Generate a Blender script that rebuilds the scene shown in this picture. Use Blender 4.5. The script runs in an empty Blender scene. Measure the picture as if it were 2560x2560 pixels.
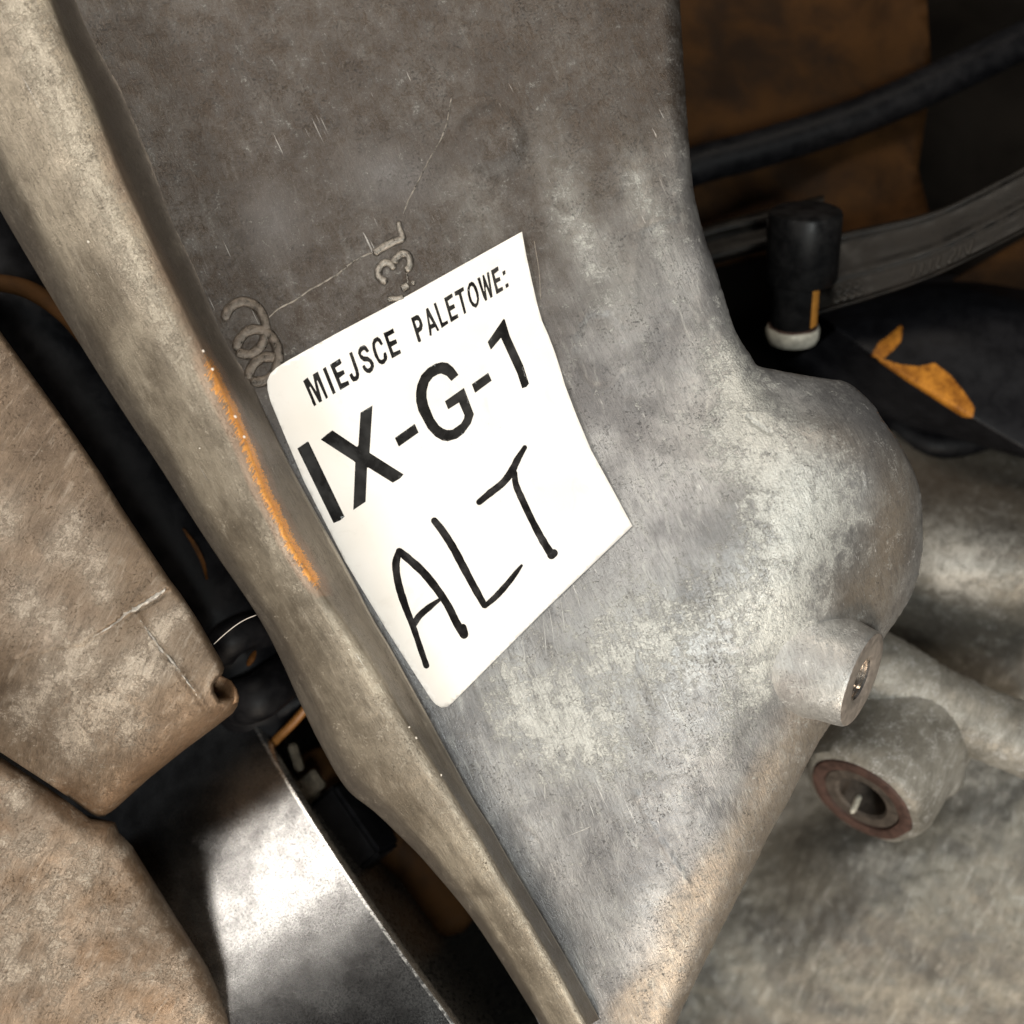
import bpy, bmesh, math, random
import numpy as np
from mathutils import Vector, Matrix, noise as mnoise
from mathutils.geometry import delaunay_2d_cdt

random.seed(7)
rng = np.random.default_rng(7)
scene = bpy.context.scene
col = scene.collection

# ------------------------------------------------------------------ camera
D = 300.0                       # camera height above the label plane, millimetres
MM = 0.001
cam_data = bpy.data.cameras.new("camera")
cam_data.sensor_width = 36.0
cam_data.lens = 36.0 * D / 256.0
cam_data.clip_start = 0.01
cam_data.clip_end = 10.0
cam_data.dof.use_dof = True
cam_data.dof.focus_distance = (D - 8.0) * MM
cam_data.dof.aperture_fstop = 7.5
cam = bpy.data.objects.new("camera", cam_data)
cam.location = (0, 0, D * MM)
col.objects.link(cam)
scene.camera = cam

# ------------------------------------------------------------------ world and lamps
world = bpy.data.worlds.new("World")
scene.world = world
world.use_nodes = True
bg = world.node_tree.nodes["Background"]
bg.inputs[0].default_value = (0.92, 0.95, 1.0, 1)
bg.inputs[1].default_value = 0.06


def area(name, loc, target, size, power, color, size_y=None):
    l = bpy.data.lights.new(name, 'AREA')
    l.shape = 'RECTANGLE'
    l.size = size
    l.size_y = size_y or size
    l.energy = power
    l.color = color
    o = bpy.data.objects.new(name, l)
    o.location = loc
    o.rotation_euler = (Vector(target) - Vector(loc)).to_track_quat('-Z', 'Y').to_euler()
    col.objects.link(o)
    return o


area("ceiling_lamp", (-0.05, 0.62, 0.62), (0.0, 0.0, 0.0), 0.50, 3.8, (1.0, 0.89, 0.75), 0.20)
area("front_lamp", (0.15, -0.28, 0.90), (0.05, -0.04, 0.0), 0.22, 5.5, (0.96, 1.0, 0.97))
area("left_fill", (-0.62, 0.20, 0.56), (-0.05, -0.05, 0.0), 0.16, 3.2, (1.0, 0.94, 0.86))  # added fill, placed so that the drum mirrors it as a highlight
area("low_fill", (0.10, -0.66, 0.46), (0.0, -0.05, 0.0), 0.25, 4.8, (1.0, 0.86, 0.70))  # added warm fill, lifts the lower and lower right faces

scene.view_settings.view_transform = 'Standard'
scene.view_settings.look = 'None'
scene.view_settings.exposure = 0.0
scene.view_settings.gamma = 1.0
scene.render.engine = 'CYCLES'
scene.cycles.use_denoising = True
scene.cycles.max_bounces = 6

# ------------------------------------------------------------------ helpers
S = 0.1                         # millimetres per photo pixel on the label plane


def W(px, py, z=0.0):
    """photo pixel + height (mm) -> point in metres"""
    k = (D - z) / D
    return Vector(((px - 1280) * S * k * MM, (1280 - py) * S * k * MM, z * MM))


def Warr(p, z):
    k = (D - z) / D
    return np.stack([(p[:, 0] - 1280) * S * k * MM, (1280 - p[:, 1]) * S * k * MM, z * MM], 1)


def link(name, mesh, mat, parent=None, smooth=True):
    mesh.materials.append(mat)
    if smooth:
        mesh.polygons.foreach_set("use_smooth", [True] * len(mesh.polygons))
    o = bpy.data.objects.new(name, mesh)
    col.objects.link(o)
    if parent:
        o.parent = parent
    return o


def thing(name, label, cat, group=None):
    o = bpy.data.objects.new(name, None)
    o.empty_display_size = 0.01
    col.objects.link(o)
    o['label'] = label
    o['category'] = cat
    if group:
        o['group'] = group
    return o


def tag(o, label, cat, group=None):
    o['label'] = label
    o['category'] = cat
    if group:
        o['group'] = group
    return o


def mesh_of(name, verts, faces):
    m = bpy.data.meshes.new(name)
    m.from_pydata([tuple(v) for v in verts], [], [tuple(f) for f in faces])
    m.update()
    return m


def set_attr(mesh, rgb):
    a = mesh.attributes.new("zone", 'FLOAT_COLOR', 'POINT')
    d = np.zeros((len(mesh.vertices), 4), np.float32)
    d[:, :rgb.shape[1]] = rgb
    a.data.foreach_set("color", d.ravel())


def densify(loop, step):
    out = []
    n = len(loop)
    for i in range(n):
        a = np.array(loop[i], float)
        b = np.array(loop[(i + 1) % n], float)
        k = max(1, int(np.hypot(*(b - a)) / step))
        for j in range(k):
            out.append(a + (b - a) * j / k)
    return np.array(out)


def catmull(pts, n):
    """smooth resample of an open polyline (any dimension) to n points"""
    p = np.array(pts, float)
    if len(p) == 2:
        t = np.linspace(0, 1, n)[:, None]
        return p[0] * (1 - t) + p[1] * t
    seg = np.sqrt(((p[1:] - p[:-1]) ** 2).sum(1))
    u = np.concatenate([[0], np.cumsum(np.maximum(seg, 1e-9))])
    # centripetal-like: finite difference tangents (Hermite)
    m = np.zeros_like(p)
    m[1:-1] = (p[2:] - p[:-2]) / (u[2:] - u[:-2])[:, None]
    m[0] = (p[1] - p[0]) / (u[1] - u[0])
    m[-1] = (p[-1] - p[-2]) / (u[-1] - u[-2])
    t = np.linspace(0, u[-1], n)
    i = np.clip(np.searchsorted(u, t, side='right') - 1, 0, len(p) - 2)
    h = (u[i + 1] - u[i])[:, None]
    s = ((t - u[i])[:, None]) / h
    return ((2 * s**3 - 3 * s**2 + 1) * p[i] + (s**3 - 2 * s**2 + s) * h * m[i]
            + (-2 * s**3 + 3 * s**2) * p[i + 1] + (s**3 - s**2) * h * m[i + 1])


def smooth_loop(pts, n):
    p = list(pts)
    q = [p[-2], p[-1]] + p + [p[0], p[1], p[2]]
    r = catmull(q, n * 3)
    # cut the middle turn
    a = np.array(p[0], float)
    d = ((r - a) ** 2).sum(1)
    i0 = int(np.argmin(d[:len(r) // 2]))
    i1 = len(r) // 2 + int(np.argmin(d[len(r) // 2:]))
    return r[i0:i1]


def inside(p, loops):
    r = np.zeros(len(p), bool)
    for L in loops:
        x1, y1 = L[:, 0], L[:, 1]
        x2, y2 = np.roll(x1, -1), np.roll(y1, -1)
        for a, b, c, d in zip(x1, y1, x2, y2):
            if b == d:
                continue
            k = (b > p[:, 1]) != (d > p[:, 1])
            r ^= k & (p[:, 0] < (c - a) * (p[:, 1] - b) / (d - b) + a)
    return r


def dist_poly(p, line, closed=False):
    best = np.full(len(p), 1e9)
    L = np.array(line, float)
    n = len(L)
    for i in range(n if closed else n - 1):
        a = L[i]
        b = L[(i + 1) % n]
        ab = b - a
        t = np.clip(((p - a) @ ab) / max(ab @ ab, 1e-9), 0, 1)
        q = a + t[:, None] * ab
        best = np.minimum(best, np.hypot(*(p - q).T))
    return best


def fill2d(loops, step, edge_step=None, extra=None):
    """triangulate the region bounded by loops (even-odd) -> points (n,2), faces"""
    edge_step = edge_step or step
    loops = [densify(l, edge_step) for l in loops]
    pts, edges = [], []
    for l in loops:
        b = len(pts)
        pts += [Vector(x) for x in l]
        edges += [(b + i, b + (i + 1) % len(l)) for i in range(len(l))]
    allp = np.concatenate(loops)
    lo, hi = allp.min(0), allp.max(0)
    gx, gy = np.meshgrid(np.arange(lo[0], hi[0], step), np.arange(lo[1], hi[1], step))
    g = np.stack([gx.ravel(), gy.ravel()], 1)
    g += rng.uniform(-.18, .18, g.shape) * step
    if extra is not None:
        g = np.concatenate([g, extra])
    g = g[inside(g, loops)]
    if len(g):
        dd = np.full(len(g), 1e9)
        for l in loops:
            dd = np.minimum(dd, dist_poly(g, l, True))
        g = g[dd > 0.45 * edge_step]
        pts += [Vector(x) for x in g]
    v, e, f, _, _, _ = delaunay_2d_cdt(pts, edges, [], 0, 1e-4)
    v = np.array([tuple(x) for x in v])
    cen = np.array([v[list(t)].mean(0) for t in f])
    k = inside(cen, loops)
    f = [t for t, kk in zip(f, k) if kk]
    # orientation: pixel y points down, so flip to face the camera
    out = []
    for t in f:
        a, b, c = v[t[0]], v[t[1]], v[t[2]]
        cr = (b[0] - a[0]) * (c[1] - a[1]) - (b[1] - a[1]) * (c[0] - a[0])
        out.append(tuple(t) if cr < 0 else tuple(reversed(t)))
    return v, out, loops


def rbf(ctrl):
    c = np.array(ctrl, float)
    P = c[:, :2] / 1000.0
    n = len(P)

    def phi(r2):
        return 0.5 * r2 * np.log(r2 + 1e-12)
    A = np.zeros((n + 3, n + 3))
    A[:n, :n] = phi(((P[:, None] - P[None]) ** 2).sum(2)) + np.eye(n) * 1e-3
    A[:n, n] = 1
    A[:n, n + 1:] = P
    A[n, :n] = 1
    A[n + 1:, :n] = P.T
    w = np.linalg.solve(A, np.concatenate([c[:, 2], [0, 0, 0]]))

    def f(p):
        p = np.atleast_2d(np.array(p, float)) / 1000.0
        r2 = ((p[:, None] - P[None]) ** 2).sum(2)
        return phi(r2) @ w[:n] + w[n] + p @ w[n + 1:]
    return f


def nz(p, scale, seed=0.0, octs=3):
    return np.array([mnoise.fractal((x * scale, y * scale, seed), 1.0, 2.0, octs) for x, y in p])


def sheet(name, loops, step, zfun, mat, parent=None, edge_step=None, skirt=None, attr=None,
          extra=None, lean=(0, 0)):
    """height field over pixel loops; optional skirt = depth (mm) dropped along the outline"""
    p, f, L = fill2d(loops, step, edge_step, extra)
    z = zfun(p)
    v = Warr(p, z)
    f = list(f)
    nb = len(v)
    if skirt:
        b = 0
        newv = []
        for l in L:
            n = len(l)
            idx = []
            for q in l:
                idx.append(int(np.argmin(((p - q) ** 2).sum(1))))
            base = nb + len(newv)
            for i in idx:
                s = v[i].copy()
                s[2] -= skirt * MM
                s[0] += lean[0] * skirt * MM
                s[1] += lean[1] * skirt * MM
                newv.append(s)
            for i in range(n):
                j = (i + 1) % n
                f.append((idx[i], idx[j], base + j, base + i))
        v = np.concatenate([v, np.array(newv)])
    m = mesh_of(name, v, f)
    if attr is not None:
        a = attr(p)
        full = np.zeros((len(v), a.shape[1]), np.float32)
        full[:nb] = a
        if skirt:
            full[nb:] = a[:1]
        set_attr(m, full)
    return link(name, m, mat, parent)


def loft(name, rails, n, mat, parent=None, cross=None, attr=None, disp=None):
    """rails: list of lists of (px, py, z); smooth along; cross = samples across (smooth) or None"""
    R = [catmull(r, n) for r in rails]
    G = np.stack(R, 0)                       # rail, station, 3
    if cross:
        G = np.stack([catmull(G[:, j], cross) for j in range(n)], 1)
    a, b = G.shape[:2]
    flat = G.reshape(-1, 3)
    if disp is not None:
        flat[:, 2] += disp(flat[:, :2])
    v = Warr(flat[:, :2], flat[:, 2])
    f = []
    for i in range(a - 1):
        for j in range(b - 1):
            f.append((i * b + j, i * b + j + 1, (i + 1) * b + j + 1, (i + 1) * b + j))
    m = mesh_of(name, v, f)
    if attr is not None:
        set_attr(m, attr(flat, np.repeat(np.linspace(0, 1, a), b), np.tile(np.linspace(0, 1, b), a)))
    return link(name, m, mat, parent)


def lathe(name, origin, axis, prof, mat, parent=None, seg=64, a0=0.0, a1=2 * math.pi, ref=None, wob=0.0):
    """revolve (radius mm, height mm) about axis through origin (metres)"""
    ax = Vector(axis).normalized()
    r = Vector(ref) if ref else Vector((0, 0, 1))
    u = (r - ax * r.dot(ax)).normalized()
    w = ax.cross(u)
    full = abs(a1 - a0 - 2 * math.pi) < 1e-6
    n = seg if full else seg + 1
    v, f = [], []
    for (rad, h) in prof:
        for i in range(n):
            t = a0 + (a1 - a0) * i / seg
            rr = rad
            if wob:
                rr *= 1 + wob * mnoise.noise((math.cos(t) * 2, math.sin(t) * 2, h * .3))
            v.append(Vector(origin) + (ax * h + (u * math.cos(t) + w * math.sin(t)) * rr) * MM)
    for k in range(len(prof) - 1):
        for i in range(seg if full else seg):
            j = (i + 1) % n if full else i + 1
            f.append((k * n + i, k * n + j, (k + 1) * n + j, (k + 1) * n + i))
    m = mesh_of(name, v, f)
    bm = bmesh.new()
    bm.from_mesh(m)
    bmesh.ops.remove_doubles(bm, verts=bm.verts, dist=1e-7)
    bmesh.ops.recalc_face_normals(bm, faces=bm.faces)
    bm.to_mesh(m)
    bm.free()
    o = link(name, m, mat, parent)
    m.set_sharp_from_angle(angle=math.radians(38))
    return o


def tube(name, pts, rad, mat, parent=None, n=60, seg=14, flat=1.0, wob=0.0, caps=True):
    """tube through (px,py,z) points; rad in mm (number or per-point list)"""
    P = np.array([tuple(W(*p)) for p in pts])
    r = np.full(len(pts), float(rad)) if np.isscalar(rad) else np.array(rad, float)
    Q = catmull(np.concatenate([P, r[:, None] * MM], 1), n)
    C, R = Q[:, :3], Q[:, 3]
    T = np.gradient(C, axis=0)
    v, f = [], []
    for i in range(n):
        t = Vector(T[i]).normalized()
        up = Vector((0, 0, 1))
        s = t.cross(up)
        s = s.normalized() if s.length > 1e-6 else Vector((1, 0, 0))
        b = s.cross(t).normalized()
        e = 1.0
        if caps:
            k = min(i, n - 1 - i)
            if k < 3:
                e = (0.05, 0.6, 0.88)[k]
        for j in range(seg):
            a = 2 * math.pi * j / seg
            rr = R[i] * e
            if wob:
                rr *= 1 + wob * mnoise.noise((C[i][0] * 600, C[i][1] * 600, a))
            v.append(Vector(C[i]) + s * math.cos(a) * rr + b * math.sin(a) * rr * flat)
    for i in range(n - 1):
        for j in range(seg):
            k = (j + 1) % seg
            f.append((i * seg + j, i * seg + k, (i + 1) * seg + k, (i + 1) * seg + j))
    m = mesh_of(name, v, f)
    bm = bmesh.new()
    bm.from_mesh(m)
    bmesh.ops.holes_fill(bm, edges=bm.edges)
    bmesh.ops.recalc_face_normals(bm, faces=bm.faces)
    bm.to_mesh(m)
    bm.free()
    return link(name, m, mat, parent)


# ------------------------------------------------------------------ materials
class NT:
    def __init__(self, name):
        self.m = bpy.data.materials.new(name)
        self.m.use_nodes = True
        self.t = self.m.node_tree
        self.p = self.t.nodes["Principled BSDF"]
        tc = self.t.nodes.new("ShaderNodeTexCoord")
        mp = self.t.nodes.new("ShaderNodeMapping")
        mp.inputs["Scale"].default_value = (1000, 1000, 1000)
        self.t.links.new(tc.outputs["Object"], mp.inputs["Vector"])
        self.co = mp.outputs[0]

    def new(self, k):
        return self.t.nodes.new(k)

    def put(self, a, sock):
        if hasattr(a, "links") or isinstance(a, bpy.types.NodeSocket):
            self.t.links.new(a, sock)
        elif isinstance(a, (tuple, list)) and len(a) == 3 and sock.type == 'RGBA':
            sock.default_value = (*a, 1)
        else:
            sock.default_value = a

    def map(self, rot=0.0, scale=(1, 1, 1)):
        mp = self.new("ShaderNodeMapping")
        mp.inputs["Rotation"].default_value = (0, 0, rot)
        mp.inputs["Scale"].default_value = scale
        # rotate first, then stretch
        mp2 = self.new("ShaderNodeMapping")
        mp2.inputs["Rotation"].default_value = (0, 0, rot)
        mp2.inputs["Scale"].default_value = (1, 1, 1)
        mp.inputs["Rotation"].default_value = (0, 0, 0)
        self.t.links.new(self.co, mp2.inputs["Vector"])
        self.t.links.new(mp2.outputs[0], mp.inputs["Vector"])
        return mp.outputs[0]

    def noise(self, scale, detail=5, rough=.55, dist=0.0, co=None):
        n = self.new("ShaderNodeTexNoise")
        n.inputs["Scale"].default_value = scale
        n.inputs["Detail"].default_value = detail
        n.inputs["Roughness"].default_value = rough
        n.inputs["Distortion"].default_value = dist
        self.t.links.new(co or self.co, n.inputs["Vector"])
        return n.outputs["Fac"]

    def ramp(self, x, a, b, lo=0.0, hi=1.0):
        r = self.new("ShaderNodeMapRange")
        r.interpolation_type = 'SMOOTHSTEP'
        self.put(x, r.inputs["Value"])
        r.inputs["From Min"].default_value = a
        r.inputs["From Max"].default_value = b
        r.inputs["To Min"].default_value = lo
        r.inputs["To Max"].default_value = hi
        return r.outputs["Result"]

    def math(self, op, a, b=0.0):
        n = self.new("ShaderNodeMath")
        n.operation = op
        self.put(a, n.inputs[0])
        self.put(b, n.inputs[1])
        return n.outputs[0]

    def mix(self, f, a, b, mode='MIX'):
        n = self.new("ShaderNodeMix")
        n.data_type = 'RGBA'
        n.blend_type = mode
        self.put(f, n.inputs[0])
        self.put(a, n.inputs[6])
        self.put(b, n.inputs[7])
        return n.outputs[2]

    def attr(self):
        a = self.new("ShaderNodeAttribute")
        a.attribute_name = "zone"
        s = self.new("ShaderNodeSeparateColor")
        self.t.links.new(a.outputs["Color"], s.inputs[0])
        self.alpha = a.outputs['Alpha']
        return s.outputs[0], s.outputs[1], s.outputs[2]

    def out(self, color=None, rough=None, metal=None, bump=None, bstr=0.5, bdist=0.0004, spec=None, coat=None):
        if color is not None:
            self.put(color, self.p.inputs["Base Color"])
        if rough is not None:
            self.put(rough, self.p.inputs["Roughness"])
        if metal is not None:
            self.put(metal, self.p.inputs["Metallic"])
        if spec is not None:
            self.p.inputs["Specular IOR Level"].default_value = spec
        if coat is not None:
            self.p.inputs["Coat Weight"].default_value = coat
            self.p.inputs["Coat Roughness"].default_value = 0.12
        if bump is not None:
            b = self.new("ShaderNodeBump")
            b.inputs["Strength"].default_value = bstr
            b.inputs["Distance"].default_value = bdist
            self.put(bump, b.inputs["Height"])
            self.t.links.new(b.outputs[0], self.p.inputs["Normal"])
        return self.m


def cast_metal(name, mid, dark, light, brown, use_zone=True, brush=math.radians(28), speck=0.5, metal=0.35,
               orange=False, bstr=0.55, crust=.30, scratch=.5, tan=(.37, .285, .20)):
    n = NT(name)
    big = n.noise(0.05, 4, .55, 0.5)
    med = n.noise(0.26, 6, .62, 0.4)
    fin = n.noise(1.5, 6, .75, .2)
    grain = n.noise(3.4, 4, .65)
    br = n.noise(1.0, 4, .6, 0.2, n.map(brush, (2.8, 0.25, 1.0)))
    br2 = n.noise(1.0, 2, .5, 0.05, n.map(brush, (1.9, 0.06, 1.0)))
    cl = n.ramp(n.noise(1.9, 3, .6), .42, .56)
    c = n.mix(n.ramp(big, .36, .64), dark, mid)
    mf = n.math('ADD', n.math('MULTIPLY', med, .50), n.math('MULTIPLY', fin, .50))
    film = None
    if use_zone:
        R, G, B = n.attr()
        film = n.math('MULTIPLY', R, n.ramp(mf, .38, .60, 1.0, .80))
        c = n.mix(film, c, brown)
        c = n.mix(n.math('MULTIPLY', n.alpha, n.ramp(mf, .40, .60, 1.0, .70)), c, tan)
        if not orange:
            c = n.mix(n.math('MULTIPLY', B, n.ramp(mf, .42, .60, .95, .35)), c, dark)
        # broad milky bloom, then crisp crust on top of it
        c = n.mix(n.math('MULTIPLY', G, n.ramp(med, .35, .62, .40, .70)), c, light)
        cov = n.math('ADD', mf, n.math('MULTIPLY', n.math('SUBTRACT', G, crust), .20))
        pale = n.ramp(cov, .515, .560)
        pale = n.math('MULTIPLY', n.math('MULTIPLY', pale, n.math('ADD', .35, n.math('MULTIPLY', cl, .65))), n.math('SUBTRACT', 1.0, n.math('MULTIPLY', R, .55)))
        c = n.mix(n.math('MULTIPLY', pale, .54), c, light)
    else:
        pale = n.math('MULTIPLY', n.ramp(mf, .505, .60), cl)
        c = n.mix(n.math('MULTIPLY', pale, .52), c, light)
    # wide wiped smears, brushed streaks, scattered dark pits, pale grains, a few long scratches
    sm1 = n.noise(1.0, 5, .6, 0.6, n.map(brush + .15, (.55, 0.11, .55)))
    c = n.mix(n.ramp(sm1, .52, .72, 0, .25), c, tuple(min(1, x * 1.12) for x in light) if not use_zone else n.mix(film, light, c))
    c = n.mix(n.ramp(sm1, .48, .30, 0, .34), c, tuple(x * .62 for x in dark) if not use_zone else n.mix(film, tuple(x * .62 for x in dark), c))
    c = n.mix(n.ramp(br, .48, .66, 0, .30), c, tuple(x * .45 for x in dark))
    c = n.mix(n.math('MULTIPLY', n.ramp(grain, .58, .68), n.math('ADD', n.math('MULTIPLY', pale, speck), .12)), c,
              tuple(min(1, x * 1.4) for x in light))
    pits = n.math('MULTIPLY', n.ramp(n.noise(1.7, 5, .72), .56, .64), n.ramp(n.noise(.16, 3, .6), .42, .64, .08, .66))
    c = n.mix(pits, c, tuple(x * .36 for x in dark))
    if orange:
        bris = n.noise(1.0, 4, .65, 0.3, n.map(math.radians(38), (3.6, 0.55, 1.0)))
        bb = n.ramp(n.math('ADD', B, n.math('ADD', n.math('MULTIPLY', bris, 1.6), n.math('MULTIPLY', fin, .7))), 1.88, 1.98)
        bb = n.math('MULTIPLY', bb, n.ramp(B, .06, .30))
        c = n.mix(bb, c, n.mix(n.ramp(fin, .4, .6), (0.78, 0.30, 0.05), (1.0, 0.47, 0.09)))
        c = n.mix(n.math('MULTIPLY', n.ramp(B, .05, .40), .24), c, (.50, .27, .17))
    sm = n.math('MULTIPLY', n.ramp(br2, .70, .73), n.ramp(n.noise(.035, 2, .5), .52, .62, 0, scratch))
    c = n.mix(sm, c, (0.72, 0.71, 0.69))
    rough = n.ramp(n.math('ADD', n.math('MULTIPLY', mf, .6), n.math('MULTIPLY', grain, .4)), .42, .60, .30, .58)
    h = n.math('ADD', n.math('MULTIPLY', fin, .55), n.math('MULTIPLY', grain, .18))
    h = n.math('SUBTRACT', h, n.math('MULTIPLY', pits, .5))
    h = n.math('ADD', h, n.math('MULTIPLY', med, .45))
    h = n.math('ADD', h, n.math('MULTIPLY', pale, .30))
    h = n.math('ADD', h, n.math('MULTIPLY', br, .40))
    return n.out(c, rough, metal, h, min(1, bstr * 1.3), 0.00026)


def plain(name, color, rough=.5, metal=0.0, var=.35, scale=.4, bump=.25, spec=None, coat=None, dust=0.0):
    n = NT(name)
    a = n.noise(scale, 6, .62, .3)
    b = n.noise(scale * 8, 4, .6)
    c = n.mix(n.ramp(a, .3, .7), tuple(x * (1 - var) for x in color), tuple(x * (1 + var) for x in color))
    if dust:
        c = n.mix(n.math('MULTIPLY', n.ramp(n.math('ADD', a, n.math('MULTIPLY', b, .4)), .62, .85), dust), c, (.30, .26, .22))
    r = n.ramp(a, .3, .7, max(.03, rough - .1), min(1, rough + .12))
    return n.out(c, r, metal, n.math('ADD', a, n.math('MULTIPLY', b, .6)), bump, 0.0003, spec, coat)


m_wall = cast_metal("cast_aluminium", (.335, .335, .335), (.17, .168, .172), (.62, .625, .585), (.040, .028, .019), brush=math.radians(-25), metal=.55,
                    bstr=.62, tan=(.37, .30, .225))
m_flange = cast_metal("cast_aluminium_flange", (.31, .266, .204), (.17, .141, .105), (.50, .45, .37), (.155, .134, .117),
                      orange=True, brush=math.radians(-31), speck=.4, crust=.36, scratch=.25, bstr=.6, metal=.5)
m_boss = cast_metal("cast_aluminium_boss", (.52, .52, .50), (.33, .32, .31), (.78, .78, .76), (.2, .16, .13), use_zone=False,
                    brush=math.radians(-20), speck=.7, metal=.55)
m_bracket = cast_metal("brown_cast_aluminium", (.165, .119, .081), (.102, .071, .047), (.45, .39, .32), (.2, .13, .09),
                       brush=math.radians(25), speck=.8, metal=.55, bstr=.65, scratch=.1, crust=.42, tan=(.28, .165, .09))
m_rear = cast_metal("dull_cast_aluminium", (.155, .142, .115), (.07, .064, .054), (.44, .43, .40), (.075, .056, .041),
                    brush=math.radians(15), speck=.6, metal=.3, crust=.32, scratch=.1)
m_ridge = cast_metal("bare_cast_ridge", (.42, .40, .375), (.24, .22, .20), (.75, .75, .74), (.2, .18, .16), use_zone=False,
                     metal=.8, speck=.6, scratch=0)
m_emblem = cast_metal("worn_cast_relief", (.38, .345, .305), (.24, .205, .17), (.60, .58, .55), (.2, .18, .16), use_zone=False,
                      metal=.8, speck=.5, scratch=0)
m_machined = plain("machined_steel", (.50, .49, .47), .28, .95, .2, .8, .2)
m_rimface = plain("machined_boss_face", (.36, .31, .27), .42, .5, .22, .5, .25)
m_rust = plain("rusty_steel", (.062, .032, .024), .72, .1, .4, .35, .6)
m_rustdark = plain("dark_rusty_bore", (.065, .052, .042), .7, .2, .35, .35, .5)
m_black = plain("black_plastic", (.006, .006, .0065), .42, 0, .35, .2, .12, dust=.01, spec=.16)
m_rubber = plain("black_rubber", (.0045, .0045, .0055), .50, 0, .3, .2, .12, dust=.006, spec=.12)
m_strap = plain("dusty_black_plastic", (.006, .005, .0042), .42, 0, .4, .18, .2, dust=.02, spec=.14)
m_orange = plain("orange_paint", (.50, .20, .02), .6, 0, .45, .25, .25)
m_amber = plain("amber_paint", (.50, .21, .035), .5, 0, .2, .25, .2)
m_highlight = plain("dull_orange_highlight", (.22, .09, .02), .45, 0, .3, .25, .2)  # colour of a painted highlight on black parts
m_ivory = plain("ivory_plastic", (.42, .40, .34), .45, 0, .25, .4, .15)
m_dull = plain("dull_amber_glint", (.050, .020, .005), .6, 0, .4, .25, .2, spec=.05)  # orange reflections on black parts, put into a colour
m_panel = plain("rust_brown_panel", (.026, .0115, .0035), .7, 0, .55, .05, .3, spec=.08)
m_floor = plain("dark_oily_floor", (.006, .005, .0042), .9, 0, .4, .03, .2, spec=.03)
m_print = plain("raised_plastic_marks", (.020, .017, .014), .45, 0, .2, .5, .1, spec=.3)
m_bits = plain("worn_metal_bits", (.07, .058, .042), .45, .4, .4, .5, .4)
m_scratch = plain("bright_scratch", (.50, .49, .47), .45, .5, .1, 1, .1)
m_relief = plain("rubbed_cast_relief", (.235, .215, .19), .34, .8, .5, .6, .7)
m_speck = plain("pale_grit", (.75, .70, .62), .5, 0, .15, 2, .2)
m_hair = plain("pale_fibre", (.55, .50, .45), .4, 0, .1, 2, .1)


def drum_mat():
    n = NT("polished_black_steel")
    a = n.noise(.12, 5, .6, .3)
    fl = n.noise(2.2, 5, .75)
    fl2 = n.noise(5.5, 3, .7)
    c = n.mix(n.ramp(a, .3, .7), (.10, .098, .097), (.20, .198, .195))
    c = n.mix(n.ramp(fl, .46, .38, 0, .5), c, (.05, .045, .045))
    r = n.ramp(fl, .40, .62, .30, .18)
    h = n.math('ADD', fl, n.math('MULTIPLY', fl2, .8))
    return n.out(c, r, .97, h, .35, .00007)


m_drum = drum_mat()


def label_mat():
    n = NT("white_vinyl")
    a = n.noise(.05, 3, .5)
    b = n.noise(.9, 4, .6)
    c = n.mix(n.ramp(a, .3, .7), (.80, .775, .735), (.84, .825, .80))
    c = n.mix(n.ramp(n.noise(1.4, 2, .5), .735, .76, 0, .35), c, (.55, .50, .44))
    c = n.mix(n.ramp(n.noise(.11, 5, .65, .8), .56, .74, 0, .16), c, (.48, .44, .38))
    return n.out(c, n.ramp(b, .3, .7, .28, .36), 0.0, n.math('ADD', a, n.math('MULTIPLY', b, .05)), .12, .0003)


m_label = label_mat()
m_ink = plain("black_print", (.009, .0085, .008), .30, 0, .35, .12, .05)
m_marker = plain("black_marker_ink", (.013, .012, .012), .17, 0, .6, .25, .10, spec=.7)

# ------------------------------------------------------------------ ground
fl = mesh_of("ground", [(-1.2, -1.2, -.17), (1.2, -1.2, -.17), (1.2, 1.2, -.17), (-1.2, 1.2, -.17)], [(0, 1, 2, 3)])
ground = link("ground", fl, m_floor, smooth=False)
ground['kind'] = "structure"

# ------------------------------------------------------------------ gearbox casting: wall
casting = thing("gearbox_casting", "large grey cast aluminium gearbox housing carrying the white label", "casting")

wall_z = rbf([
    (300, -250, -2), (900, -250, -4), (1350, -250, -3), (1650, -250, -5),
    (380, 200, -1), (900, 150, -4), (1350, 150, -2), (1700, 150, -3),
    (480, 500, -1), (900, 450, -3.5), (1300, 450, -1), (1550, 450, 1.5), (1700, 450, 1),
    (650, 800, -1), (1000, 760, -2), (1300, 700, 0), (1500, 750, 3), (1770, 750, 4),
    (750, 1100, -.5), (1000, 1100, -.5), (1250, 1050, 1.5), (1500, 1050, 6), (1750, 1000, 9), (1860, 960, 10),
    (900, 1450, 0), (1100, 1400, 1.5), (1350, 1400, 7), (1600, 1350, 13), (1850, 1250, 18.5), (2000, 1120, 18.5),
    (2080, 1200, 18), (2210, 1250, 12), (1935, 985, 11), (2060, 1035, 14.5), (2160, 1060, 12), (2090, 975, 6), (1980, 945, 6.5),
    (1100, 1750, 1), (1300, 1700, 5.5), (1550, 1650, 12.5), (1800, 1550, 17), (2000, 1450, 17.5), (2120, 1400, 13),
    (2220, 1400, 5), (2120, 1580, 8),
    (1280, 2050, 1), (1450, 2000, 6), (1650, 1950, 11), (1820, 1850, 12), (1960, 1800, 8), (1900, 2000, 5), (1780, 2100, 8),
    (1420, 2300, 0), (1600, 2300, 6), (1760, 2300, 4), (1520, 2600, 0), (1640, 2600, 2), (1560, 2800, -2),
])
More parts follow.
